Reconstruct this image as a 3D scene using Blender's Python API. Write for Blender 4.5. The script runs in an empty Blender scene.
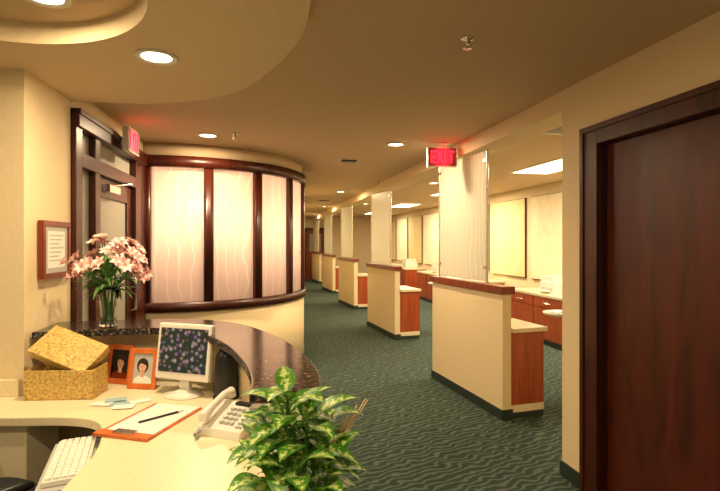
import bpy, bmesh, math, random
from mathutils import Vector, Matrix
random.seed(7)
S=bpy.context.scene
S.view_settings.view_transform='Standard'
rad=math.radians

# ---------------------------------------------------------------- materials
def newmat(name):
    m=bpy.data.materials.new(name); m.use_nodes=True
    nt=m.node_tree; return m,nt,nt.nodes['Principled BSDF']
def c4(c): return (c[0],c[1],c[2],1)
def ramp(nt,stops):
    r=nt.nodes.new('ShaderNodeValToRGB'); e=r.color_ramp.elements
    while len(e)<len(stops): e.new(0.5)
    for i,(p,c) in enumerate(stops): e[i].position=p; e[i].color=c4(c)
    return r
def coords(nt,scale=(1,1,1),kind='Object',rot=(0,0,0)):
    t=nt.nodes.new('ShaderNodeTexCoord'); mp=nt.nodes.new('ShaderNodeMapping')
    mp.inputs['Scale'].default_value=scale; mp.inputs['Rotation'].default_value=rot
    nt.links.new(t.outputs[kind],mp.inputs[0]); return mp.outputs[0]
def simple(name,col,rough=.5,metal=0,var=.06,nscale=6,bump=0,emis=0,ecol=None,trans=0,scale=(1,1,1),coat=0):
    m,nt,b=newmat(name)
    n=nt.nodes.new('ShaderNodeTexNoise'); n.inputs['Scale'].default_value=nscale; n.inputs['Detail'].default_value=4
    nt.links.new(coords(nt,scale),n.inputs['Vector'])
    r=ramp(nt,[(.3,[x*(1-var) for x in col]),(.7,[min(1,x*(1+var)) for x in col])])
    nt.links.new(n.outputs[0],r.inputs[0]); nt.links.new(r.outputs[0],b.inputs['Base Color'])
    b.inputs['Roughness'].default_value=rough; b.inputs['Metallic'].default_value=metal
    b.inputs['Coat Weight'].default_value=coat
    if trans: b.inputs['Transmission Weight'].default_value=trans
    if bump:
        bp=nt.nodes.new('ShaderNodeBump'); bp.inputs['Strength'].default_value=bump; bp.inputs['Distance'].default_value=.01
        nt.links.new(n.outputs[0],bp.inputs['Height']); nt.links.new(bp.outputs[0],b.inputs['Normal'])
    if emis:
        b.inputs['Emission Color'].default_value=c4(ecol or col); b.inputs['Emission Strength'].default_value=emis
    return m
def wood(name,dark,light,scale=(14,14,1.2),rough=.3):
    m,nt,b=newmat(name)
    n=nt.nodes.new('ShaderNodeTexNoise'); n.inputs['Scale'].default_value=1.6; n.inputs['Detail'].default_value=7; n.inputs['Distortion'].default_value=.8
    nt.links.new(coords(nt,scale),n.inputs['Vector'])
    r=ramp(nt,[(.3,dark),(.7,light)])
    nt.links.new(n.outputs[0],r.inputs[0]); nt.links.new(r.outputs[0],b.inputs['Base Color'])
    b.inputs['Roughness'].default_value=rough
    return m
M={}
M['wall']=simple('wall_paint',(.79,.645,.40),.75,nscale=40,var=.03,bump=.05)
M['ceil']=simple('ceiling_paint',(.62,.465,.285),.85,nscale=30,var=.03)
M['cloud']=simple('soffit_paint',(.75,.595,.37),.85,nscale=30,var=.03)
M['cherry']=wood('cherry_wood',(.13,.017,.006),(.24,.04,.012))
M['darkcherry']=wood('dark_cherry_wood',(.028,.0045,.002),(.075,.011,.004),rough=.34)
M['doorwood']=wood('door_cherry_veneer',(.046,.0075,.003),(.105,.016,.006),scale=(7,7,1.6),rough=.40)
M['cab']=wood('cabinet_cherry',(.28,.05,.014),(.43,.09,.026))
M['base']=simple('green_vinyl_base',(.02,.035,.03),.5)
M['cream']=simple('cream_laminate',(.80,.69,.46),.35,var=.05,nscale=60)
M['counter']=simple('tan_counter',(.74,.63,.42),.3,nscale=80)
M['white']=simple('white_plastic',(.76,.73,.65),.35,var=.02)
M['grey']=simple('grey_plastic',(.45,.45,.43),.4,var=.03)
M['black']=simple('black_plastic',(.012,.012,.014),.35)
M['fabric']=simple('black_fabric',(.015,.015,.018),.9,nscale=200,bump=.3)
M['chrome']=simple('brushed_metal',(.75,.73,.68),.25,metal=1,nscale=60)
M['paper']=simple('paper',(.84,.82,.75),.7,var=.02)
M['blue']=simple('blue_card',(.35,.52,.58),.6)
M['orange']=wood('orange_wood',(.50,.11,.02),(.68,.18,.04),rough=.35)
M['gold']=simple('gold_paper',(.62,.41,.12),.45,var=.45,nscale=70,bump=.3)
M['skin']=simple('photo_skin',(.66,.40,.27),.5,var=.2,nscale=40)
M['hair']=simple('photo_hair',(.03,.017,.01),.5)
M['pink']=simple('petal_pink',(.88,.36,.38),.6,var=.2,nscale=30)
M['pale']=simple('petal_pale',(.94,.68,.64),.6,var=.08,nscale=30)
M['stem']=simple('stem_green',(.08,.20,.04),.5)
M['soil']=simple('potting_soil',(.05,.03,.02),.9,bump=.5,nscale=60)
M['twig']=simple('dry_twig',(.62,.45,.26),.8)
M['yellow']=simple('yellow_shade',(.82,.64,.34),.7)
M['shade']=simple('cream_shade',(.88,.77,.54),.7)
M['lamp']=simple('lamp_lens',(1,.85,.6),.5,emis=14,ecol=(1,.80,.50),var=0)
M['troff']=simple('troffer_lens',(1,.9,.7),.5,emis=5,ecol=(1,.86,.60),var=0)
M['red']=simple('exit_red',(.9,.02,.03),.5,emis=2.4,ecol=(1,.02,.06),var=0)
M['signred']=simple('exit_face',(.16,.03,.03),.5,emis=.12,ecol=(1,.10,.12),var=0)
M['pot']=simple('terracotta_pot',(.30,.12,.06),.6)
def granite():
    m,nt,b=newmat('dark_granite')
    v=nt.nodes.new('ShaderNodeTexVoronoi'); v.inputs['Scale'].default_value=90
    co=coords(nt); nt.links.new(co,v.inputs['Vector'])
    n=nt.nodes.new('ShaderNodeTexNoise'); n.inputs['Scale'].default_value=60; n.inputs['Detail'].default_value=6
    nt.links.new(co,n.inputs['Vector'])
    r=ramp(nt,[(.42,(.012,.010,.009)),(.54,(.05,.036,.026)),(.66,(.30,.22,.14))])
    nt.links.new(n.outputs[0],r.inputs[0])
    mx=nt.nodes.new('ShaderNodeMixRGB'); mx.blend_type='MULTIPLY'; mx.inputs[0].default_value=.5
    nt.links.new(r.outputs[0],mx.inputs[1]); nt.links.new(v.outputs['Color'],mx.inputs[2])
    nt.links.new(mx.outputs[0],b.inputs['Base Color']); b.inputs['Roughness'].default_value=.14
    return m
M['granite']=granite()
def carpet():
    m,nt,b=newmat('wavy_green_carpet')
    w=nt.nodes.new('ShaderNodeTexWave'); w.inputs['Scale'].default_value=5.2; w.inputs['Distortion'].default_value=8
    w.inputs['Detail'].default_value=1.5; w.inputs['Detail Scale'].default_value=1.6; w.inputs['Detail Roughness'].default_value=.4
    nt.links.new(coords(nt,(.8,1.3,1),rot=(0,0,rad(48))),w.inputs['Vector'])
    r=ramp(nt,[(.3,(.014,.034,.029)),(.6,(.028,.055,.045)),(.92,(.080,.118,.090))])
    nt.links.new(w.outputs['Fac'],r.inputs[0])
    n=nt.nodes.new('ShaderNodeTexNoise'); n.inputs['Scale'].default_value=160
    nt.links.new(coords(nt),n.inputs['Vector'])
    mx=nt.nodes.new('ShaderNodeMixRGB'); mx.blend_type='OVERLAY'; mx.inputs[0].default_value=.5
    nt.links.new(r.outputs[0],mx.inputs[1]); nt.links.new(n.outputs[0],mx.inputs[2])
    nt.links.new(mx.outputs[0],b.inputs['Base Color']); b.inputs['Roughness'].default_value=.95
    bp=nt.nodes.new('ShaderNodeBump'); bp.inputs['Strength'].default_value=.4; bp.inputs['Distance'].default_value=.01
    nt.links.new(n.outputs[0],bp.inputs['Height']); nt.links.new(bp.outputs[0],b.inputs['Normal'])
    return m
M['carpet']=carpet()
def wavy(name,base,line,trans,freq=9,amp=1.6):
    m,nt,b=newmat(name); L=nt.links
    uv=nt.nodes.new('ShaderNodeTexCoord')
    sep=nt.nodes.new('ShaderNodeSeparateXYZ'); L.new(uv.outputs['UV'],sep.inputs[0])
    mp=nt.nodes.new('ShaderNodeMapping'); mp.inputs['Scale'].default_value=(2.5,1.8,1); L.new(uv.outputs['UV'],mp.inputs[0])
    n=nt.nodes.new('ShaderNodeTexNoise'); n.inputs['Scale'].default_value=1.3; n.inputs['Detail'].default_value=1.0; L.new(mp.outputs[0],n.inputs['Vector'])
    a=nt.nodes.new('ShaderNodeMath'); a.operation='MULTIPLY'; a.inputs[1].default_value=freq; L.new(sep.outputs[0],a.inputs[0])
    a2=nt.nodes.new('ShaderNodeMath'); a2.operation='MULTIPLY_ADD'; a2.inputs[1].default_value=amp; L.new(n.outputs[0],a2.inputs[0]); L.new(a.outputs[0],a2.inputs[2])
    f=nt.nodes.new('ShaderNodeMath'); f.operation='FRACT'; L.new(a2.outputs[0],f.inputs[0])
    r=ramp(nt,[(.0,line),(.07,line),(.14,base),(1,base)]); L.new(f.outputs[0],r.inputs[0])
    L.new(r.outputs[0],b.inputs['Base Color']); b.inputs['Roughness'].default_value=.35
    t=nt.nodes.new('ShaderNodeBsdfTranslucent'); L.new(r.outputs[0],t.inputs[0])
    mx=nt.nodes.new('ShaderNodeMixShader'); mx.inputs[0].default_value=trans
    L.new(b.outputs[0],mx.inputs[1]); L.new(t.outputs[0],mx.inputs[2])
    L.new(mx.outputs[0],nt.nodes['Material Output'].inputs[0])
    return m
M['wglass']=wavy('wavy_backlit_glass',(.88,.74,.65),(.98,.90,.82),.78,freq=8,amp=2)
M['pglass']=wavy('wavy_frosted_acrylic',(.80,.78,.70),(.98,.97,.92),.62,freq=14,amp=2.6)
M['dglass']=wavy('frosted_door_glass',(.62,.60,.52),(.62,.60,.52),.5,freq=1)
def leafmat():
    m,nt,b=newmat('variegated_leaf'); L=nt.links
    uv=nt.nodes.new('ShaderNodeTexCoord'); sep=nt.nodes.new('ShaderNodeSeparateXYZ'); L.new(uv.outputs['UV'],sep.inputs[0])
    a=nt.nodes.new('ShaderNodeMath'); a.operation='SUBTRACT'; a.inputs[1].default_value=.5; L.new(sep.outputs[0],a.inputs[0])
    ab=nt.nodes.new('ShaderNodeMath'); ab.operation='ABSOLUTE'; L.new(a.outputs[0],ab.inputs[0])
    n=nt.nodes.new('ShaderNodeTexNoise'); n.inputs['Scale'].default_value=95; n.inputs['Detail'].default_value=3; L.new(coords(nt),n.inputs['Vector'])
    s=nt.nodes.new('ShaderNodeMath'); s.operation='MULTIPLY_ADD'; s.inputs[1].default_value=1.5; L.new(n.outputs[0],s.inputs[0]); L.new(ab.outputs[0],s.inputs[2])
    r=ramp(nt,[(.74,(.66,.74,.28)),(.90,(.26,.47,.06)),(1.04,(.07,.24,.025))]); L.new(s.outputs[0],r.inputs[0])
    L.new(r.outputs[0],b.inputs['Base Color']); b.inputs['Roughness'].default_value=.4
    t=nt.nodes.new('ShaderNodeBsdfTranslucent'); L.new(r.outputs[0],t.inputs[0])
    mx=nt.nodes.new('ShaderNodeMixShader'); mx.inputs[0].default_value=.25
    L.new(b.outputs[0],mx.inputs[1]); L.new(t.outputs[0],mx.inputs[2]); L.new(mx.outputs[0],nt.nodes['Material Output'].inputs[0])
    return m
M['leaf']=leafmat()
def screenmat():
    m,nt,b=newmat('flower_screen'); L=nt.links
    v=nt.nodes.new('ShaderNodeTexVoronoi'); v.inputs['Scale'].default_value=36; L.new(coords(nt),v.inputs['Vector'])
    n=nt.nodes.new('ShaderNodeTexNoise'); n.inputs['Scale'].default_value=110; n.inputs['Detail'].default_value=4; L.new(coords(nt),n.inputs['Vector'])
    ad=nt.nodes.new('ShaderNodeMath'); ad.operation='MULTIPLY_ADD'; ad.inputs[1].default_value=.6; L.new(n.outputs[0],ad.inputs[0]); L.new(v.outputs['Distance'],ad.inputs[2])
    # flower heads: pale centre -> rose petals -> dark green foliage ground
    sp=nt.nodes.new('ShaderNodeSeparateXYZ'); L.new(v.outputs['Color'],sp.inputs[0])
    pet=ramp(nt,[(.0,(.75,.25,.35)),(.35,(.85,.75,.70)),(.6,(.55,.20,.50)),(.85,(.80,.45,.25))]); L.new(sp.outputs[0],pet.inputs[0])
    mask=ramp(nt,[(.50,(1,1,1)),(.66,(.5,.5,.5)),(.78,(0,0,0))]); L.new(ad.outputs[0],mask.inputs[0])
    mx=nt.nodes.new('ShaderNodeMixRGB'); L.new(mask.outputs[0],mx.inputs[0]); mx.inputs[1].default_value=(.02,.05,.03,1); L.new(pet.outputs[0],mx.inputs[2])
    b.inputs['Base Color'].default_value=(.01,.01,.01,1)
    L.new(mx.outputs[0],b.inputs['Emission Color']); b.inputs['Emission Strength'].default_value=.42; b.inputs['Roughness'].default_value=.3
    return m
M['screen']=screenmat()
def glassmat():
    m,nt,b=newmat('clear_glass'); b.inputs['Base Color'].default_value=(.9,.97,.93,1); b.inputs['Roughness'].default_value=.02
    b.inputs['Transmission Weight'].default_value=1; b.inputs['IOR'].default_value=1.3; return m
M['glass']=glassmat()

# ---------------------------------------------------------------- mesh builder
class MB:
    def __init__(s): s.bm=bmesh.new(); s.uv=s.bm.loops.layers.uv.new('UVMap'); s.mats=[]; s.X=Matrix()
    def mi(s,k):
        if k not in s.mats: s.mats.append(k)
        return s.mats.index(k)
    def v(s,p): return s.bm.verts.new(s.X@Vector(p))
    def face(s,vs,k,uv=None,smooth=False):
        f=s.bm.faces.new(vs); f.material_index=s.mi(k); f.smooth=smooth
        if uv:
            for l,u in zip(f.loops,uv): l[s.uv].uv=u
        return f
    def poly(s,pts,k,uv=None): return s.face([s.v(p) for p in pts],k,uv)
    def box(s,x0,x1,y0,y1,z0,z1,k):
        p=[s.v((x,y,z)) for z in (z0,z1) for y in (y0,y1) for x in (x0,x1)]
        for q,uvv in (((0,2,3,1),0),((4,5,7,6),0),((0,1,5,4),0),((2,6,7,3),0),((0,4,6,2),1),((1,3,7,5),1)):
            f=s.face([p[i] for i in q],k)
            co=[(x,y,z) for z in (z0,z1) for y in (y0,y1) for x in (x0,x1)]
            for l,i in zip(f.loops,q):
                c=co[i]; l[s.uv].uv=((c[1] if uvv else c[0]),c[2])
    def prism(s,pts,z0,z1,k,ks=None):
        a=[s.v((x,y,z0)) for x,y in pts]; b=[s.v((x,y,z1)) for x,y in pts]; n=len(pts)
        s.face(a[::-1],k); s.face(b,k)
        for i in range(n): s.face([a[i],a[(i+1)%n],b[(i+1)%n],b[i]],ks or k)
    def lathe(s,prof,k,c=(0,0,0),seg=24,smooth=True,sx=1,sy=1):
        rings=[]
        for r,z in prof:
            if r<1e-6: rings.append([s.v((c[0],c[1],c[2]+z))])
            else: rings.append([s.v((c[0]+r*sx*math.cos(2*math.pi*i/seg),c[1]+r*sy*math.sin(2*math.pi*i/seg),c[2]+z)) for i in range(seg)])
        for A,B in zip(rings,rings[1:]):
            for i in range(seg):
                j=(i+1)%seg
                if len(A)==1 and len(B)==1: continue
                if len(A)==1: s.face([A[0],B[j],B[i]],k,smooth=smooth)
                elif len(B)==1: s.face([A[i],A[j],B[0]],k,smooth=smooth)
                else: s.face([A[i],A[j],B[j],B[i]],k,smooth=smooth)
    def cyl(s,c,r,h,k,seg=20): s.lathe([(0,0),(r,0),(r,h),(0,h)],k,c,seg,smooth=False)
    def tube(s,pts,r,k,seg=8):
        pts=[Vector(p) for p in pts]; n=len(pts); rings=[]
        rr=r if isinstance(r,(list,tuple)) else [r]*n
        for i,p in enumerate(pts):
            t=(pts[min(i+1,n-1)]-pts[max(i-1,0)]).normalized()
            u=t.cross(Vector((0,0,1)));
            if u.length<.05: u=t.cross(Vector((1,0,0)))
            u.normalize(); w=t.cross(u)
            rings.append([s.v(p+rr[i]*(math.cos(2*math.pi*j/seg)*u+math.sin(2*math.pi*j/seg)*w)) for j in range(seg)])
        for A,B in zip(rings,rings[1:]):
            for i in range(seg): s.face([A[i],A[(i+1)%seg],B[(i+1)%seg],B[i]],k,smooth=True)
        s.face(rings[0],k); s.face(rings[-1][::-1],k)
    def leaf(s,base,az,el,L,W,droop,k,n=8,fold=.25,cup=0):
        p=Vector(base); side=Vector((-math.sin(az),math.cos(az),0)); rows=[]
        for i in range(n+1):
            t=i/n; e=el-droop*t
            d=Vector((math.cos(az)*math.cos(e),math.sin(az)*math.cos(e),math.sin(e)))
            nrm=side.cross(d)*-1
            if nrm.z<0: nrm=-nrm
            w=W*.5*(math.sin(math.pi*min(1,max(.02,t))**.75)) if i<n else .0005
            w=max(w,.0006)
            rows.append([(s.v(p+side*(w*q)+nrm*(abs(q)*w*fold)),(q*.5+.5,t)) for q in (-1,-.5,0,.5,1)])
            p=p+d*(L/n)
        for A,B in zip(rows,rows[1:]):
            for j in range(4):
                q=[A[j],A[j+1],B[j+1],B[j]]
                s.face([x[0] for x in q],k,[x[1] for x in q],smooth=True)
    def obj(s,name,loc=(0,0,0),rot=(0,0,0),parent=None,bevel=0,recalc=True):
        if recalc: bmesh.ops.recalc_face_normals(s.bm,faces=s.bm.faces[:])
        me=bpy.data.meshes.new(name); s.bm.to_mesh(me); s.bm.free()
        for k in s.mats: me.materials.append(M[k])
        o=bpy.data.objects.new(name,me); S.collection.objects.link(o)
        o.location=loc; o.rotation_euler=rot
        if parent: o.parent=parent
        if bevel:
            b=o.modifiers.new('bevel','BEVEL'); b.width=bevel; b.segments=2; b.limit_method='ANGLE'; b.angle_limit=rad(40)
        return o
def empty(name,loc=(0,0,0),rot=(0,0,0)):
    e=bpy.data.objects.new(name,None); S.collection.objects.link(e); e.location=loc; e.rotation_euler=rot; e.empty_display_size=.1; return e
def light(name,kind,loc,power,col,size=.15,rot=(0,0,0),parent=None,spread=None,sy=None):
    l=bpy.data.lights.new(name,kind); l.energy=power; l.color=col
    if kind=='AREA':
        l.shape='DISK' if sy is None else 'RECTANGLE'; l.size=size
        if sy: l.size_y=sy
        if spread: l.spread=spread
    else: l.shadow_soft_size=size
    o=bpy.data.objects.new(name,l); S.collection.objects.link(o); o.location=loc; o.rotation_euler=rot
    if parent: o.parent=parent
    return o
def crom(pts,n=8):
    out=[]
    P=[Vector(p) for p in pts]; P=[2*P[0]-P[1]]+P+[2*P[-1]-P[-2]]
    for i in range(1,len(P)-2):
        for j in range(n):
            t=j/n
            out.append(.5*((2*P[i])+(-P[i-1]+P[i+1])*t+(2*P[i-1]-5*P[i]+4*P[i+1]-P[i+2])*t*t+(-P[i-1]+3*P[i]-3*P[i+1]+P[i+2])*t**3))
    out.append(P[-2]); return out

CZ=2.64; SZ=2.54
# ---------------------------------------------------------------- floor, ceiling
b=MB(); b.box(-6,8,-2.5,22,-.1,0,'carpet'); b.obj('floor')
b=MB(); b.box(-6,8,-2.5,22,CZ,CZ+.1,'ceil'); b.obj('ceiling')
# soffit with circular recess
hx,hy,hr=-1.45,1.60,.68
right=[(hx,-2.4),(-.5,-2.4)]+[(p.x,p.y) for p in crom([(-.5,-2.0),(-.35,-1),(-.2,0),(-.12,.8),(-.13,1.4),(-.19,1.86),(-.28,2.23),(-.50,2.65),(-.74,2.97),(-1.06,3.18),(-1.44,3.27)],8)]+[(hx,3.27)]
arcR=[(hx+hr*math.sin(a),hy+hr*math.cos(a)) for a in [math.pi*i/24 for i in range(25)]]
arcL=[(hx-hr*math.sin(a),hy+hr*math.cos(a)) for a in [math.pi*i/24 for i in range(25)]]
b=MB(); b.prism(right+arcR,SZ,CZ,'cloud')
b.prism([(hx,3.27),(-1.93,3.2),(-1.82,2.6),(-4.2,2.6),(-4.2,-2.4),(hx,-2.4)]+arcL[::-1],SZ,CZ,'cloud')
b.obj('ceiling_soffit')

# ---------------------------------------------------------------- walls
b=MB(); b.prism([(-1.82,2.6),(-1.93,3.2),(-4.2,3.2),(-4.2,2.6)],0,CZ,'wall'); b.obj('wall_left')
b=MB(); b.box(-4.3,-4.2,-2.4,2.6,0,CZ,'wall'); b.obj('wall_reception')
# right wall (local frame)
RL=(1.39,3.3,0); RR=(0,0,rad(11.3))
b=MB(); b.box(0,.15,-.30,0,0,CZ,'wall'); b.box(0,.15,-1.42,-.30,2.26,CZ,'wall'); b.box(0,.15,-5.8,-1.42,0,CZ,'wall')
b.obj('wall_right',RL,RR)
b=MB(); b.box(.15,2.9,-.15,0,0,CZ,'wall'); b.obj('wall_bay_near',RL,RR)
b=MB(); b.box(-.012,0,-.222,.012,0,.1,'base'); b.box(-.012,0,-5.8,-1.5,0,.1,'base'); b.obj('baseboard_right',RL,RR)
b=MB()
for y0,y1 in ((-.375,-.224),(-1.50,-1.35)): 
    b.box(-.022,.0,y0,y1,0,2.32,'darkcherry'); b.box(-.032,-.022,y0 if y0<-1 else y1-.035,(y0+.035) if y0<-1 else y1,0,2.32,'darkcherry')
b.box(-.022,0,-1.35,-.375,2.2,2.32,'darkcherry'); b.box(-.032,-.022,-1.5,-.224,2.285,2.32,'darkcherry')
b.box(0,.15,-.375,-.30,0,2.26,'darkcherry'); b.box(0,.15,-1.42,-1.35,0,2.26,'darkcherry'); b.box(0,.15,-1.35,-.375,2.2,2.26,'darkcherry')
b.obj('trim_door_right',RL,RR,bevel=.004)
b=MB(); b.box(.05,.095,-1.345,-.38,.01,2.195,'doorwood')
b.tube([(.05,-1.29,1.0),(-.01,-1.29,1.0),(-.015,-1.22,1.0)],.011,'chrome')
b.obj('door_1',RL,RR)
# header beam over treatment bays
b=MB(); b.box(0,.26,.0,17.4,2.5,CZ,'wall'); b.obj('header_beam',RL,RR)
# far wall of bays
FL=(5.1-.2*3.0,3.0,0)
b=MB(); b.box(0,.15,-1,18.6,0,CZ,'wall'); b.obj('wall_bay',FL,RR)
b=MB()
y=.2;i=0
while y<17:
    k='shade' if i%2 else 'yellow'
    b.box(-.03,-.002,y,y+1.36,.90,2.46,'darkcherry'); b.box(-.045,-.03,y+.012,y+1.348,.912,2.448,k)
    y+=1.56;i+=1
b.obj('window_shade_row',FL,RR,bevel=.02)
b=MB()
for y in (2.0,4.2,7.2,9.4,12.2,14.4):
    b.box(-.72,-.06,y,y+1.6,.08,.74,'cab'); b.box(-.70,-.06,y,y+1.6,0,.08,'base')
    b.box(-.74,-.055,y-.02,y+1.62,.74,.78,'counter')
    for q in (0,.8):
        b.box(-.735,-.72,y+q+.02,y+q+.78,.10,.56,'cab'); b.box(-.735,-.72,y+q+.02,y+q+.78,.58,.73,'cab')
        b.tube([(-.75,y+q+.3,.65),(-.75,y+q+.5,.65)],.006,'chrome')
b.obj('bay_cabinet_row',FL,RR,bevel=.003)
# end wall
b=MB(); b.box(-2.6,3,20.5,20.65,0,CZ,'wall'); b.obj('wall_far')
b=MB(); b.box(-2.38,-2.30,20.44,20.498,0,2.2,'darkcherry'); b.box(-1.50,-1.42,20.44,20.498,0,2.2,'darkcherry'); b.box(-2.30,-1.50,20.44,20.498,2.1,2.2,'darkcherry')
b.box(-2.30,-1.50,20.46,20.498,.0,2.1,'cherry'); b.box(-2.15,-1.65,20.45,20.46,1.2,1.95,'dglass'); b.tube([(-1.6,20.46,1),(-1.6,20.41,1),(-1.7,20.41,1)],.012,'chrome')
b.obj('door_3')
b=MB(); b.prism([(-.9,7.25),(-2.6,20.5),(-2.75,20.5),(-1.1,7.25)],0,CZ,'wall'); b.obj('wall_corridor')
b=MB(); b.prism([(-.885,7.25),(-2.585,20.49),(-2.6,20.49),(-.9,7.25)],0,.1,'base'); b.obj('baseboard_corridor')

# ---------------------------------------------------------------- curved window wall
cx,cy,R=-2.3,6.5,1.53
def arc(mb,a0,a1,r0,r1,z0,z1,k,n):
    pi=[];po=[]
    for i in range(n+1):
        a=rad(a0+(a1-a0)*i/n); u=rad(a0+(a1-a0)*i/n)*R
        pi.append((r0*math.cos(a),r0*math.sin(a),u)); po.append((r1*math.cos(a),r1*math.sin(a),u))
    VI=[(mb.v((x,y,z0)),mb.v((x,y,z1))) for x,y,u in pi]; VO=[(mb.v((x,y,z0)),mb.v((x,y,z1))) for x,y,u in po]
    for i in range(n):
        u0,u1=pi[i][2],pi[i+1][2]
        mb.face([VO[i][0],VO[i+1][0],VO[i+1][1],VO[i][1]],k,[(u0,z0),(u1,z0),(u1,z1),(u0,z1)],smooth=True)
        mb.face([VI[i][0],VI[i][1],VI[i+1][1],VI[i+1][0]],k,[(u0,z0),(u0,z1),(u1,z1),(u1,z0)],smooth=True)
        mb.face([VI[i][1],VO[i][1],VO[i+1][1],VI[i+1][1]],k); mb.face([VI[i][0],VI[i+1][0],VO[i+1][0],VO[i][0]],k)
    mb.face([VI[0][0],VO[0][0],VO[0][1],VI[0][1]],k); mb.face([VI[n][0],VI[n][1],VO[n][1],VO[n][0]],k)
A0,A1=-90,66
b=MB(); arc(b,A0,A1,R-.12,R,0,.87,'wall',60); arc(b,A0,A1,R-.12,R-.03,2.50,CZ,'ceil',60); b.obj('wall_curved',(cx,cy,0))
b=MB(); arc(b,A0,A1,R+.001,R+.012,0,.1,'base',60); b.obj('baseboard_curved',(cx,cy,0))
b=MB(); arc(b,A0,A1,R-.13,R+.03,.87,.965,'darkcherry',60); arc(b,A0,A1,R-.13,R+.03,2.385,2.50,'darkcherry',60)
ms=[-87,-63.5,-42,-20.5,1,22.5,44,65]
for a in ms: arc(b,a-1.8,a+1.8,R-.10,R+.015,.965,2.385,'darkcherry',3)
b.obj('trim_curved_window',(cx,cy,0))
for i,(a,a2) in enumerate(zip(ms,ms[1:])):
    b=MB(); arc(b,a+1.8,a2-1.8,R-.05,R-.03,.965,2.385,'wglass',14); b.obj('window_%d'%(i+1),(cx,cy,0))
er=empty('consult_room_light',(cx,cy,0))
b=MB(); b.cyl((0,0,CZ-.06),.2,.055,'troff'); b.obj('lens',parent=er)
light('bulb','POINT',(0,0,1.9),225,(1,.79,.61),.3,parent=er)

# ---------------------------------------------------------------- entrance door wall (left)
EL=(-1.93,3.21,0); ER=(0,0,rad(10.2))
b=MB()
D='darkcherry'
b.box(-.10,.03,0,.11,0,2.38,D); b.box(-.10,.02,.39,.49,0,2.38,D); b.box(-.10,.03,1.42,1.80,0,2.38,D)
b.box(-.12,.05,0,1.80,2.38,2.50,D); b.box(-.10,.03,.11,1.42,2.12,2.22,D); b.box(-.12,.06,0,1.80,2.46,2.50,D)
b.box(-.10,.0,0,1.8,2.50,CZ,'wall'); b.box(-.10,.02,.11,.39,0,.3,D); b.box(-.1,.035,1.62,1.66,0,2.38,D)
b.obj('trim_entrance',EL,ER,bevel=.005)
b=MB(); b.box(-.05,-.03,.11,.39,.3,2.12,'dglass'); b.box(-.05,-.03,.11,1.42,2.22,2.38,'dglass'); b.obj('window_9',EL,ER)
b=MB()
b.box(-.055,-.01,.50,.585,.01,2.11,D); b.box(-.055,-.01,1.27,1.41,.01,2.11,D); b.box(-.055,-.01,.585,1.27,.01,.3,D); b.box(-.055,-.01,.585,1.27,1.96,2.11,D)
b.box(-.04,-.025,.585,1.27,.3,1.96,'dglass')
b.box(-.01,.05,.62,.88,2.0,2.06,'chrome'); b.tube([(.03,.75,2.06),(.12,.95,2.1),(.035,1.1,2.125)],.008,'chrome')
b.tube([(-.01,1.34,.95),(.05,1.34,.97),(.05,1.34,1.25),(-.01,1.34,1.27)],.012,'chrome')
b.obj('door_2',EL,ER,bevel=.003)

# ---------------------------------------------------------------- bay partitions
for k in range(5):
    L=(1.28-.71*k,4.31+3.53*k,0)
    e=empty('bay_partition',L,(0,0,rad(17.4)))
    b=MB(); b.box(0,.09,0,1.42,0,1.13,'wall'); b.box(-.012,.102,-.012,1.432,0,.09,'base'); b.obj('half_wall',parent=e)
    b=MB(); b.box(-.025,.115,-.025,1.445,1.13,1.2,'cherry'); b.obj('cap',parent=e,bevel=.004)
    b=MB(); b.box(.05,.062,.355,1.33,1.215,2.49,'pglass'); b.obj('screen_panel',parent=e)
    b=MB()
    for y in (.335,1.345): b.cyl((.056,y,1.2),.012,1.3,'chrome')
    for z in (1.34,2.38):
        for y in (.335,1.285): b.box(.042,.07,y,y+.06,z,z+.03,'chrome')
    b.obj('poles',parent=e)
    b=MB()
    x0,x1=.093,.44
    b.box(x0,x1,0,.62,.12,.78,'cab'); b.box(x0,x1-.0,.0,.62,.0,.055,'base'); b.box(x0,x1,-.004,.62,.055,.12,'cream')
    b.box(x0-.0,x1+.02,-.03,.64,.78,.82,'counter')
    b.box(x1,x1+.012,.02,.30,.14,.76,'cab'); b.box(x1,x1+.012,.32,.60,.14,.76,'cab')
    b.obj('cabinet',parent=e,bevel=.003)
# equipment on far counters
d_=Vector((-math.sin(rad(11.3)),math.cos(rad(11.3)),0)); n_=Vector((math.cos(rad(11.3)),math.sin(rad(11.3)),0))
for (yy) in (2.7,4.9,7.9,10.1,12.9):
    b=MB(); b.box(-.2,.2,-.2,.2,0,.18,'white'); b.box(-.17,.17,-.12,.19,.18,.27,'white'); b.box(-.205,-.2,-.15,.15,.04,.09,'grey')
    b.prism([(-.2,-.1),(-.3,-.1),(-.3,.12),(-.2,.12)],.03,.05,'white')
    p=Vector(FL)+d_*yy-n_*.36
    b.obj('printer',(p.x,p.y,.781),(0,0,rad(11.3)),bevel=.02)
# tray units
def tray(loc,rz):
    b=MB(); b.lathe([(0,0),(.2,0),(.2,.02),(.04,.04),(.0,.04)],'grey'); b.tube([(0,0,.03),(0,0,.72)],.018,'chrome')
    b.tube([(0,0,.70),(-.12,0,.78),(-.25,0,.80)],.018,'white')
    b.lathe([(0,0),(.17,.0),(.20,.02),(.20,.035),(.185,.03),(.17,.015),(0,.015)],'white',(-.25,0,.81))
    for i in range(4): b.tube([(-.35,-.09+.05*i,.835),(-.2,-.08+.05*i,.835)],.004,'chrome')
    b.tube([(-.05,.02,.7),(-.10,.16,.55),(-.03,.18,.25),(0,.05,.06)],.008,'grey')
    b.obj('dental_tray_stand',loc,(0,0,rz))
tray((2.42,5.20,0),rad(10)); tray((1.70,9.0,0),rad(20)); tray((.95,12.6,0),rad(20))

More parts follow.
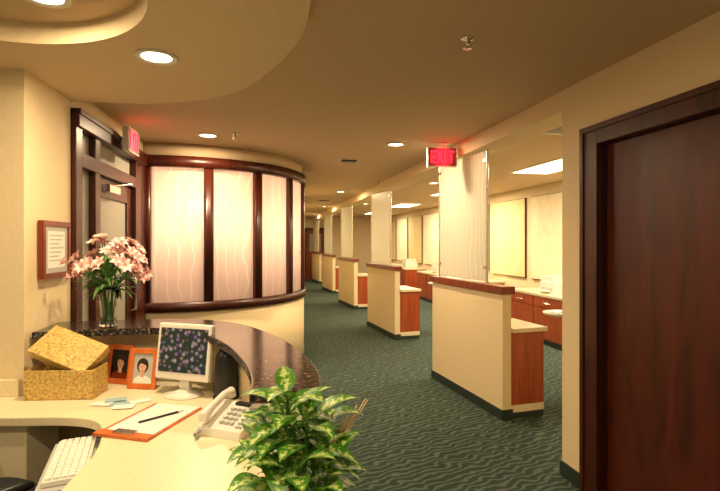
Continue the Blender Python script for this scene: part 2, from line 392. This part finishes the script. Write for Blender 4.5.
# ---------------------------------------------------------------- reception counter
G=crom([(-1.905,3.0),(-1.5,3.1),(-1.2,3.12),(-.93,3.07),(-.72,2.93),(-.56,2.73),(-.4,2.48),(-.28,2.22),(-.2,2.0),(-.15,1.8),(-.13,1.62)],8)
def off(d0,d1=None):
    d1=d0 if d1 is None else d1; out=[]; n=len(G)
    for i,p in enumerate(G):
        t=(G[min(i+1,n-1)]-G[max(i-1,0)]).normalized(); nn=Vector((t.y,-t.x)); f=i/(n-1)
        q=p+nn*(d0+(d1-d0)*f); out.append((max(q.x,-1.35-.18*q.y+.004),q.y))
    return out
tc=empty('transaction_counter')
b=MB(); b.prism(off(0)+off(.36,.24)[::-1],1.06,1.10,'granite'); b.obj('granite_top',parent=tc,bevel=.006)
b=MB(); b.prism(off(.06)+off(.17,.15)[::-1],0,1.058,'wall'); b.obj('counter_front',parent=tc)
rc=empty('reception_desk')
inner=off(.175,.155)
desk=[(-2.5,2.59),(-1.822,2.59)]+inner+[(-.26,1.5),(-.12,1.42),(-.08,1.2),(-.1,.95),(-.2,.8),(-.6,.78)]
de=[(p.x,p.y) for p in crom([(-.6,.78),(-.82,1.05),(-.95,1.35),(-1.0,1.6),(-1.04,1.87),(-1.12,2.08),(-1.22,2.22),(-1.38,2.275),(-1.7,2.27),(-2.5,2.26)],8)]
b=MB(); b.prism(desk+de[1:],.725,.77,'cream'); b.obj('desk_top',parent=rc,bevel=.006)
b=MB(); b.box(-2.5,-1.62,2.33,2.585,0,.723,'cream'); b.box(-.85,-.2,.95,1.35,0,.723,'cream'); b.box(-2.5,-1.83,2.57,2.595,.77,.86,'cream')
b.obj('desk_pedestal',parent=rc,bevel=.004)
b=MB(); b.box(-.25,.24,-.09,.10,-.02,0,'grey'); b.obj('keyboard_tray',(-1.225,2.03,.665),(0,0,rad(-66)),parent=rc)
# keyboard
b=MB(); b.box(-.21,.21,-.075,.075,0,.018,'white')
for r in range(5):
    for c in range(15):
        x=-.2+c*.0268; y=-.064+r*.026
        b.box(x,x+.022,y,y+.021,.018,.027,'paper')
b.obj('computer_keyboard',(-1.225,2.04,.667),(0,0,rad(-66)))
# clipboard
b=MB(); b.box(-.135,.135,-.205,.205,0,.006,'orange'); b.box(-.11,.125,-.15,.20,.006,.010,'paper')
b.box(-.135,.135,-.205,-.155,.006,.012,'orange'); b.box(-.05,.05,-.19,-.15,.012,.02,'chrome')
b.tube([(-.02,-.06,.015),(.07,.10,.015)],.005,'black')
b.tube([(.07,.10,.015),(.085,.127,.013)],[.005,.001],'chrome')
b.obj('clipboard',(-.965,2.22,.771),(0,0,rad(-14)))
# cards
b=MB()
for i,(x,y,a,k) in enumerate(((0,0,.2,'blue'),(.09,.03,.5,'paper'),(-.09,.0,-.2,'paper'),(.04,-.06,.1,'paper'),(-.04,.05,.3,'blue'))):
    b.X=Matrix.Translation((x,y,i*.0015))@Matrix.Rotation(a,4,'Z'); b.box(-.05,.05,-.03,.03,0,.0014,k)
b.obj('business_cards',(-1.23,2.46,.771),(0,0,.1))
# telephone
b=MB()
prof=[(-.11,0),(.11,0),(.11,.085),(.07,.095),(-.10,.03)]
a=[b.v((-.10,y,z)) for y,z in prof]; c=[b.v((.12,y,z)) for y,z in prof]
b.face(a,'white'); b.face(c[::-1],'white')
for i in range(5): b.face([a[i],a[(i+1)%5],c[(i+1)%5],c[i]],'white')
def top(y): return .03+(y+.10)*(.065/.17)
for r in range(4):
    for q in range(3):
        x=-.01+q*.026; y=-.07+r*.027; z=top(y+.01); b.box(x,x+.018,y,y+.017,z-.006,z+.007,'grey')
for r in range(6): y=-.08+r*.022; z=top(y+.006); b.box(.078,.108,y,y+.012,z-.004,z+.006,'grey')
b.box(-.01,.065,.045,.075,.07,.098,'black')
b.tube([(-.07,-.10,.055),(-.07,-.095,.075),(-.07,-.05,.097),(-.07,.04,.128),(-.07,.09,.125),(-.07,.10,.105)],[.02,.026,.017,.017,.026,.02],'white',12)
cord=[(-.08+.0005*i+.010*math.cos(i*1.3),-.115-.0012*i,.016+.010*math.sin(i*1.3)) for i in range(40)]
b.tube(cord,.003,'grey',5)
b.obj('desk_telephone',(-.575,2.14,.771),(0,0,rad(-22)),bevel=.006)
# monitor
mo=empty('computer_monitor',(-.965,2.58,.771),(0,0,rad(-17)))
b=MB(); b.lathe([(0,0),(.11,0),(.11,.008),(.05,.02),(.03,.03),(0,.03)],'white',(0,.02,0),sx=1,sy=.8); b.box(-.03,.03,.03,.06,.02,.16,'white'); b.obj('stand',parent=mo)
mt=rad(-8)
b=MB(); b.X=Matrix.Rotation(mt,4,'X')
b.box(-.17,.17,0,.035,0,.30,'white'); b.box(-.12,.12,.035,.07,.04,.26,'grey'); b.obj('housing',(0,0,.085),parent=mo,bevel=.008)
b=MB(); b.X=Matrix.Rotation(mt,4,'X'); b.box(-.15,.15,-.003,.001,.04,.275,'screen'); b.obj('screen',(0,0,.085),parent=mo)
# speaker (black)
b=MB(); b.lathe([(0,0),(.055,0),(.06,.02),(.062,.12),(.055,.22),(.03,.26),(0,.265)],'black',sx=1,sy=.75); b.lathe([(0,0),(.068,0),(.064,.015),(0,.018)],'black')
b.lathe([(.0,0),(.035,.0),(.032,.006),(0,.003)],'grey',(0,0,.268),12)
b.obj('computer_speaker',(-.715,2.56,.771))
# framed photos
def pframe(loc,rz,dark):
    e=empty('photo_frame',loc,(0,0,rz)); t=Matrix.Rotation(rad(-10),4,'X')
    b=MB(); b.X=t; w,h=.085,.225
    b.box(-w,-w+.026,0,.014,0,h,'orange'); b.box(w-.026,w,0,.014,0,h,'orange'); b.box(-w+.026,w-.026,0,.014,0,.03,'orange'); b.box(-w+.026,w-.026,0,.014,h-.03,h,'orange')
    b.box(-w+.02,w-.02,.008,.012,.02,h-.02,'black' if dark else 'grey'); b.obj('frame',parent=e,bevel=.002)
    b=MB(); b.X=t; 
    def el(cx_,cz,rx,rz_,y,k): b.poly([(cx_+rx*math.cos(2*math.pi*i/24),y,cz+rz_*math.sin(2*math.pi*i/24)) for i in range(24)],k)
    o_=.006 if dark else -.004
    el(o_,.128,.035,.042,.0072,'hair')
    if dark: b.poly([(-.030,.0072,.12),(.042,.0072,.12),(.048,.0072,.06),(-.036,.0072,.06)],'hair')
    b.poly([(-.057,.0068,.031),(.057,.0068,.031),(.05,.0068,.058),(.02,.0068,.074),(-.02,.0068,.074),(-.05,.0068,.058)],'paper' if not dark else 'cherry')
    b.poly([(-.011+o_,.0064,.065),(.011+o_,.0064,.065),(.011+o_,.0064,.09),(-.011+o_,.0064,.09)],'skin')
    # oval face with narrower chin
    b.poly([(o_+(.023-.004*(math.sin(a)<0))*math.cos(a),.006,.116+(.029 if math.sin(a)>0 else .034)*math.sin(a)) for a in [2*math.pi*i/28 for i in range(28)]],'skin')
    for s_ in (-1,1):
        el(o_+s_*.009,.120,.0032,.0013,.0055,'hair'); b.poly([(o_+s_*.0045,.0055,.1255),(o_+s_*.0135,.0055,.1255),(o_+s_*.0135,.0055,.1268),(o_+s_*.0045,.0055,.1272)],'hair')
    el(o_,.0975,.0065,.0018,.0055,'cherry'); b.poly([(o_-.0025,.0055,.1055),(o_+.0025,.0055,.1055),(o_+.001,.0055,.116)],'orange')
    b.poly([(o_-.022,.0052,.132),(o_-.008,.0052,.141),(o_+.022,.0052,.130),(o_+.024,.0052,.146),(o_,.0052,.158),(o_-.024,.0052,.148)],'hair')
    b.obj('portrait',parent=e,recalc=False)
    b=MB(); b.poly([(-.02,.03,.15),(.02,.03,.15),(.025,.10,.002),(-.025,.10,.002)],'black'); b.obj('easel',parent=e)
pframe((-1.42,2.80,.772),rad(-14),True); pframe((-1.235,2.70,.772),rad(-8),False)
# gold box w/ propped lid
e=empty('gold_gift_box',(-1.585,2.60,.771),(0,0,rad(3)))
b=MB(); w,d,h=.175,.085,.155
b.box(-w,w,-d,d,0,.006,'gold'); b.box(-w,w,-d,-d+.006,.006,h,'gold'); b.box(-w,w,d-.006,d,.006,h,'gold'); b.box(-w,-w+.006,-d+.006,d-.006,.006,h,'gold'); b.box(w-.006,w,-d+.006,d-.006,.006,h,'gold')
b.obj('box_body',parent=e,bevel=.003)
b=MB(); b.X=Matrix.Translation((-.005,.035,h+.07))@Matrix.Rotation(rad(12),4,'Y')@Matrix.Rotation(rad(38),4,'X')@Matrix.Rotation(rad(-12),4,'Z')
w2,d2=.17,.10
b.box(-w2,w2,-d2,d2,.03,.036,'gold'); b.box(-w2,w2,-d2,-d2+.006,-.02,.03,'gold'); b.box(-w2,w2,d2-.006,d2,-.02,.03,'gold'); b.box(-w2,-w2+.006,-d2,d2,-.02,.03,'gold'); b.box(w2-.006,w2,-d2,d2,-.02,.03,'gold')
b.obj('box_lid',parent=e,bevel=.003)
# wall picture
b=MB(); b.box(.0,.02,0,.37,0,.34,'cherry'); 
for q in ((0,.03,0,.34),(.34,.37,0,.34),(.03,.34,0,.03),(.03,.34,.31,.34)): b.box(.018,.030,q[0],q[1],q[2],q[3],'cherry')
b.box(.02,.022,.03,.34,.03,.31,'grey'); b.box(.022,.023,.07,.30,.06,.28,'paper')
for i in range(7): b.box(.023,.0233,.09,.28-.03*(i%3),.25-.025*i,.258-.025*i,'grey')
b.obj('wall_picture',(-1.838,2.74,1.385),(0,0,rad(10.2)),bevel=.002)

# ---------------------------------------------------------------- flowers in vase
e=empty('flower_vase',(-1.50,2.86,1.101))
b=MB(); b.lathe([(0,0),(.045,0),(.05,.01),(.042,.06),(.048,.14),(.068,.22),(.072,.235),(.068,.235),(.044,.14),(.037,.06),(.04,.014),(0,.012)],'glass',seg=28); b.obj('vase',parent=e)
b=MB(); heads=[]
for i in range(58):
    az=random.uniform(0,2*math.pi); ph=math.acos(random.uniform(-.1,1)); r=random.uniform(.12,.215)
    p=Vector((r*1.1*math.sin(ph)*math.cos(az),r*.8*math.sin(ph)*math.sin(az),.31+1.05*r*math.cos(ph))); heads.append((p,az))
    a2=random.uniform(0,6.28)
    if i%2==0: b.tube([(.02*math.cos(a2),.02*math.sin(a2),.02),(.028*math.cos(az),.028*math.sin(az),.2),p*.75+Vector((0,0,.06)),p],.0025,'stem',5)
for i in range(75):
    az=random.uniform(0,6.28); z=random.uniform(.2,.38)
    b.leaf((.03*math.cos(az),.03*math.sin(az),z),az,random.uniform(-.2,1.1),random.uniform(.12,.20),.028,random.uniform(.5,1.5),'stem',n=5)
b.obj('stems_and_leaves',parent=e,recalc=False)
b=MB()
for p,az in heads:
    for q in range(2):
        pp=p+Vector((random.uniform(-.02,.02),random.uniform(-.02,.02),random.uniform(-.018,.018)))
        a0=random.uniform(0,6.28); k='pink' if random.random()<.75 else 'pale'
        # each lily head opens outward: tilt its whole frame away from the bouquet centre
        out=Vector((p.x,p.y-.06,p.z-.28)).normalized()
        b.X=Matrix.Translation(pp)@Vector((0,0,1)).rotation_difference(out).to_matrix().to_4x4()
        for j in range(6):
            b.leaf((0,0,0),a0+j*math.pi/3,1.05,.050,.027,1.2,k if j%2 else 'pale',n=5)
        for j in range(3): b.tube([(0,0,0),(.008*math.cos(j*2.1),.008*math.sin(j*2.1),.035)],.0012,'gold',4)
        b.X=Matrix()
b.obj('blossoms',parent=e,recalc=False)

# ---------------------------------------------------------------- desk plant
e=empty('potted_dieffenbachia',(-.165,1.24,.771))
b=MB(); b.lathe([(0,0),(.07,0),(.075,.01),(.09,.12),(.098,.12),(.098,.14),(.088,.14),(.085,.125),(0,.125)],'pot'); b.lathe([(0,0),(.084,0),(0,.012)],'soil',(0,0,.122)); b.obj('pot',parent=e)
b=MB()
random.seed(33)
# several canes, each a loose rosette of broad leaves, at different heights
canes=[(-.07,-.03,.24),(.06,-.05,.22),(-.03,.05,.39),(.055,.04,.33),(-.09,.05,.30),(.0,-.07,.28),(.09,.0,.27),(-.02,-.01,.43),(-.05,.0,.34),(.03,-.02,.37)]
for ci,(cx_,cy_,hz) in enumerate(canes):
    b.tube([(cx_*.4,cy_*.4,.12),(cx_*.75,cy_*.75,hz*.6),(cx_,cy_,hz)],[.007,.006,.004],'stem',6)
    for j in range(10):
        az=j*2.399+ci*1.1+random.uniform(-.3,.3); t=j/9
        z=hz-.10*(1-t); f=z/hz
        bp=Vector((cx_*f,cy_*f,z)); st=.015+.015*random.random()
        b2=bp+Vector((st*math.cos(az),st*math.sin(az),.015))
        b.tube([bp,b2],[.003,.002],'stem',5)
        b.leaf(b2,az,.2+.75*t+random.uniform(-.2,.2),random.uniform(.085,.125),random.uniform(.054,.072),random.uniform(.7,1.5),'leaf',n=10,fold=.2)
b.obj('foliage',parent=e,recalc=False)
b=MB()
for i in range(12):
    a=random.uniform(-.35,.5); b.tube([(.03,.02,.13),(.07+.02*i/9,.05,.26),(.12+.006*i,.07+.03*math.sin(a),.33+.007*i+random.uniform(-.015,.015))],[.001,.0012,.0016],'twig',5)
b.obj('dry_twigs',parent=e)

# ---------------------------------------------------------------- office chair (partly visible)
e=empty('office_chair',(-1.64,2.037,0),(0,0,rad(-35)))
b=MB(); 
for i in range(5):
    a=i*2*math.pi/5+.9; b.tube([(0,0,.1),(.24*math.cos(a),.24*math.sin(a),.06)],[.025,.015],'black'); b.lathe([(0,-.03),(.02,-.02),(.03,0),(.02,.02),(0,.03)],'black',(.24*math.cos(a),.24*math.sin(a),.03),10)
b.tube([(0,0,.08),(0,0,.42)],.025,'chrome'); b.obj('base',parent=e)
b=MB(); b.lathe([(0,0),(.2,0),(.235,.03),(.235,.06),(.2,.085),(0,.08)],'fabric',(0,0,.42),32)
b.obj('seat',parent=e)
b=MB()
for s_ in (-1,1): b.tube([(s_*.2,.0,.45),(s_*.27,0,.5),(s_*.27,0,.59)],.018,'black'); b.tube([(s_*.27,.12,.60),(s_*.27,.08,.605),(s_*.27,-.12,.605),(s_*.27,-.15,.60)],[.014,.024,.024,.014],'black')
b.obj('arms',parent=e)
b=MB(); 
n=10; rows=[]
for j in range(9):
    z=.52+j*.05; wd=.2*math.sin(math.pi*(.25+.55*j/8)); rows.append([(wd*(2*i/n-1), -.22-.03*j/8+.05*((2*i/n-1)**2), z) for i in range(n+1)])
F=[[b.v(p) for p in r] for r in rows]; Bk=[[b.v((p[0],p[1]-.04,p[2])) for p in r] for r in rows]
for j in range(8):
    for i in range(n):
        b.face([F[j][i],F[j][i+1],F[j+1][i+1],F[j+1][i]],'fabric',smooth=True); b.face([Bk[j][i],Bk[j+1][i],Bk[j+1][i+1],Bk[j][i+1]],'fabric',smooth=True)
    b.face([F[j][0],F[j+1][0],Bk[j+1][0],Bk[j][0]],'fabric'); b.face([F[j][n],Bk[j][n],Bk[j+1][n],F[j+1][n]],'fabric')
for i in range(n): b.face([F[0][i],Bk[0][i],Bk[0][i+1],F[0][i+1]],'fabric'); b.face([F[8][i],F[8][i+1],Bk[8][i+1],Bk[8][i]],'fabric')
b.tube([(0,-.05,.43),(0,-.24,.45),(0,-.27,.6)],.02,'black')
b.obj('backrest',parent=e)

# ---------------------------------------------------------------- exit signs
def exitsign(loc,rz,hang,arm=False):
    b=MB(); b.box(-.155,.155,-.025,.025,-.10,.10,'white'); b.box(-.145,.145,-.028,-.025,-.09,.09,'signred')
    y0,y1=-.034,-.028
    def bar(x0,x1,z0,z1): b.box(x0,x1,y0,y1,z0,z1,'red')
    bar(-.125,-.110,-.065,.065); 
    for z in (-.065,-.0075,.05): bar(-.11,-.07,z,z+.015)
    for a in (-1,1):
        b.X=Matrix.Translation((-.027,0,0))@Matrix.Rotation(a*rad(24),4,'Y'); b.box(-.008,.008,y0,y1,-.07,.07,'red'); b.X=Matrix()
    bar(.02,.035,-.065,.065); bar(.085,.10,-.065,.05); bar(.058,.127,.05,.065)
    if hang: b.cyl((0,0,.10),.012,hang,'white'); b.cyl((0,0,.10+hang-.012),.05,.012,'white')
    if arm: b.box(-.03,.03,.025,.025+arm,-.03,.03,'white')
    o=b.obj('exit_sign',loc,(0,0,rz))
    l=light('glow','AREA',(0,-.05,0),1.0,(1,.03,.05),.2,rot=(rad(90),0,0),parent=o)
exitsign((.86,5.05,2.49),rad(6),.048)
exitsign((-1.965,4.12,2.46),rad(100.2),0,.05)

# ---------------------------------------------------------------- ceiling fixtures
def down(loc,power=28,r=.085):
    e=empty('recessed_downlight',loc)
    b=MB(); b.lathe([(r-.012,-.0),(r+.018,-.001),(r+.018,-.008),(r,-.012),(r-.012,-.006)],'white',seg=32); b.lathe([(0,-.003),(r-.01,-.003),(r-.012,-.001)],'lamp',seg=32); b.obj('trim_and_lens',parent=e)
    light('lamp','AREA',(0,0,-.02),power,(1,.77,.46),.13,parent=e)
down((-1.03,2.43,SZ),27); down((-1.33,2.02,CZ),6)
down((-1.48,4.67,CZ),37); down((.38,5.1,CZ),44); down((-.40,9.9,CZ),37); down((-1.05,14,CZ),28); down((-1.7,18,CZ),22)
down((.1,.2,CZ),22); down((-.9,.3,SZ),19); down((.7,-1.2,CZ),16); down((-2.6,1.4,SZ),19)  # out-of-view downlights around the camera, added as fill light
down((1.3,8.45,CZ),14); down((.15,13.0,CZ),14)
def troffer(loc,power=84):
    e=empty('ceiling_troffer',loc,(0,0,rad(11.3)))
    b=MB(); b.box(-.31,.31,-.62,.62,-.012,0,'white'); b.box(-.28,.28,-.59,.59,-.016,-.012,'troff')
    for i in (-.1,.1): b.box(i-.004,i+.004,-.59,.59,-.022,-.016,'white')
    b.obj('frame_and_lens',parent=e)
    light('tube','AREA',(0,0,-.03),power,(1,.82,.53),.5,parent=e,sy=1.1)
for Y,pw in ((6.6,98),(10.1,88),(13.6,70),(17.1,55)): troffer((4.0-.2*Y-.02,Y,CZ),pw)
def vent(loc,w,d):
    b=MB(); b.box(-w,w,-d,d,-.008,0,'white')
    n=6
    for i in range(n): y=-d+.02+i*(2*d-.04)/n; b.box(-w+.02,w-.02,y,y+.008,-.012,-.008,'black')
    b.obj('air_vent',loc,(0,0,rad(11.3)))
vent((-.14,6.1,CZ),.12,.10); vent((1.85,4.45,CZ),.15,.15); vent((-.9,12,CZ),.15,.12)
def sprink(loc):
    b=MB(); b.lathe([(0,0),(.035,0),(.035,-.006),(.012,-.012),(.010,-.03),(0,-.03)],'chrome'); b.tube([(.01,0,-.02),(.018,0,-.035),(.006,0,-.05)],.003,'chrome',6); b.tube([(-.01,0,-.02),(-.018,0,-.035),(-.006,0,-.05)],.003,'chrome',6)
    b.lathe([(0,-.05),(.022,-.05),(.022,-.053),(0,-.053)],'chrome'); b.obj('fire_sprinkler',loc)
sprink((.55,2.45,CZ)); sprink((-1.2,4.6,CZ)); sprink((.3,8.2,CZ))

# ---------------------------------------------------------------- world, camera
w=bpy.data.worlds.new('World'); S.world=w; w.use_nodes=True
w.node_tree.nodes['Background'].inputs[0].default_value=(1,.81,.55,1); w.node_tree.nodes['Background'].inputs[1].default_value=.42
cam=bpy.data.cameras.new('Camera'); cam.lens=24; cam.sensor_width=36; cam.shift_y=-3.5/720; cam.clip_start=.05
co=bpy.data.objects.new('Camera',cam); S.collection.objects.link(co); co.location=(0,0,1.6); co.rotation_euler=(rad(90),0,0); S.camera=co
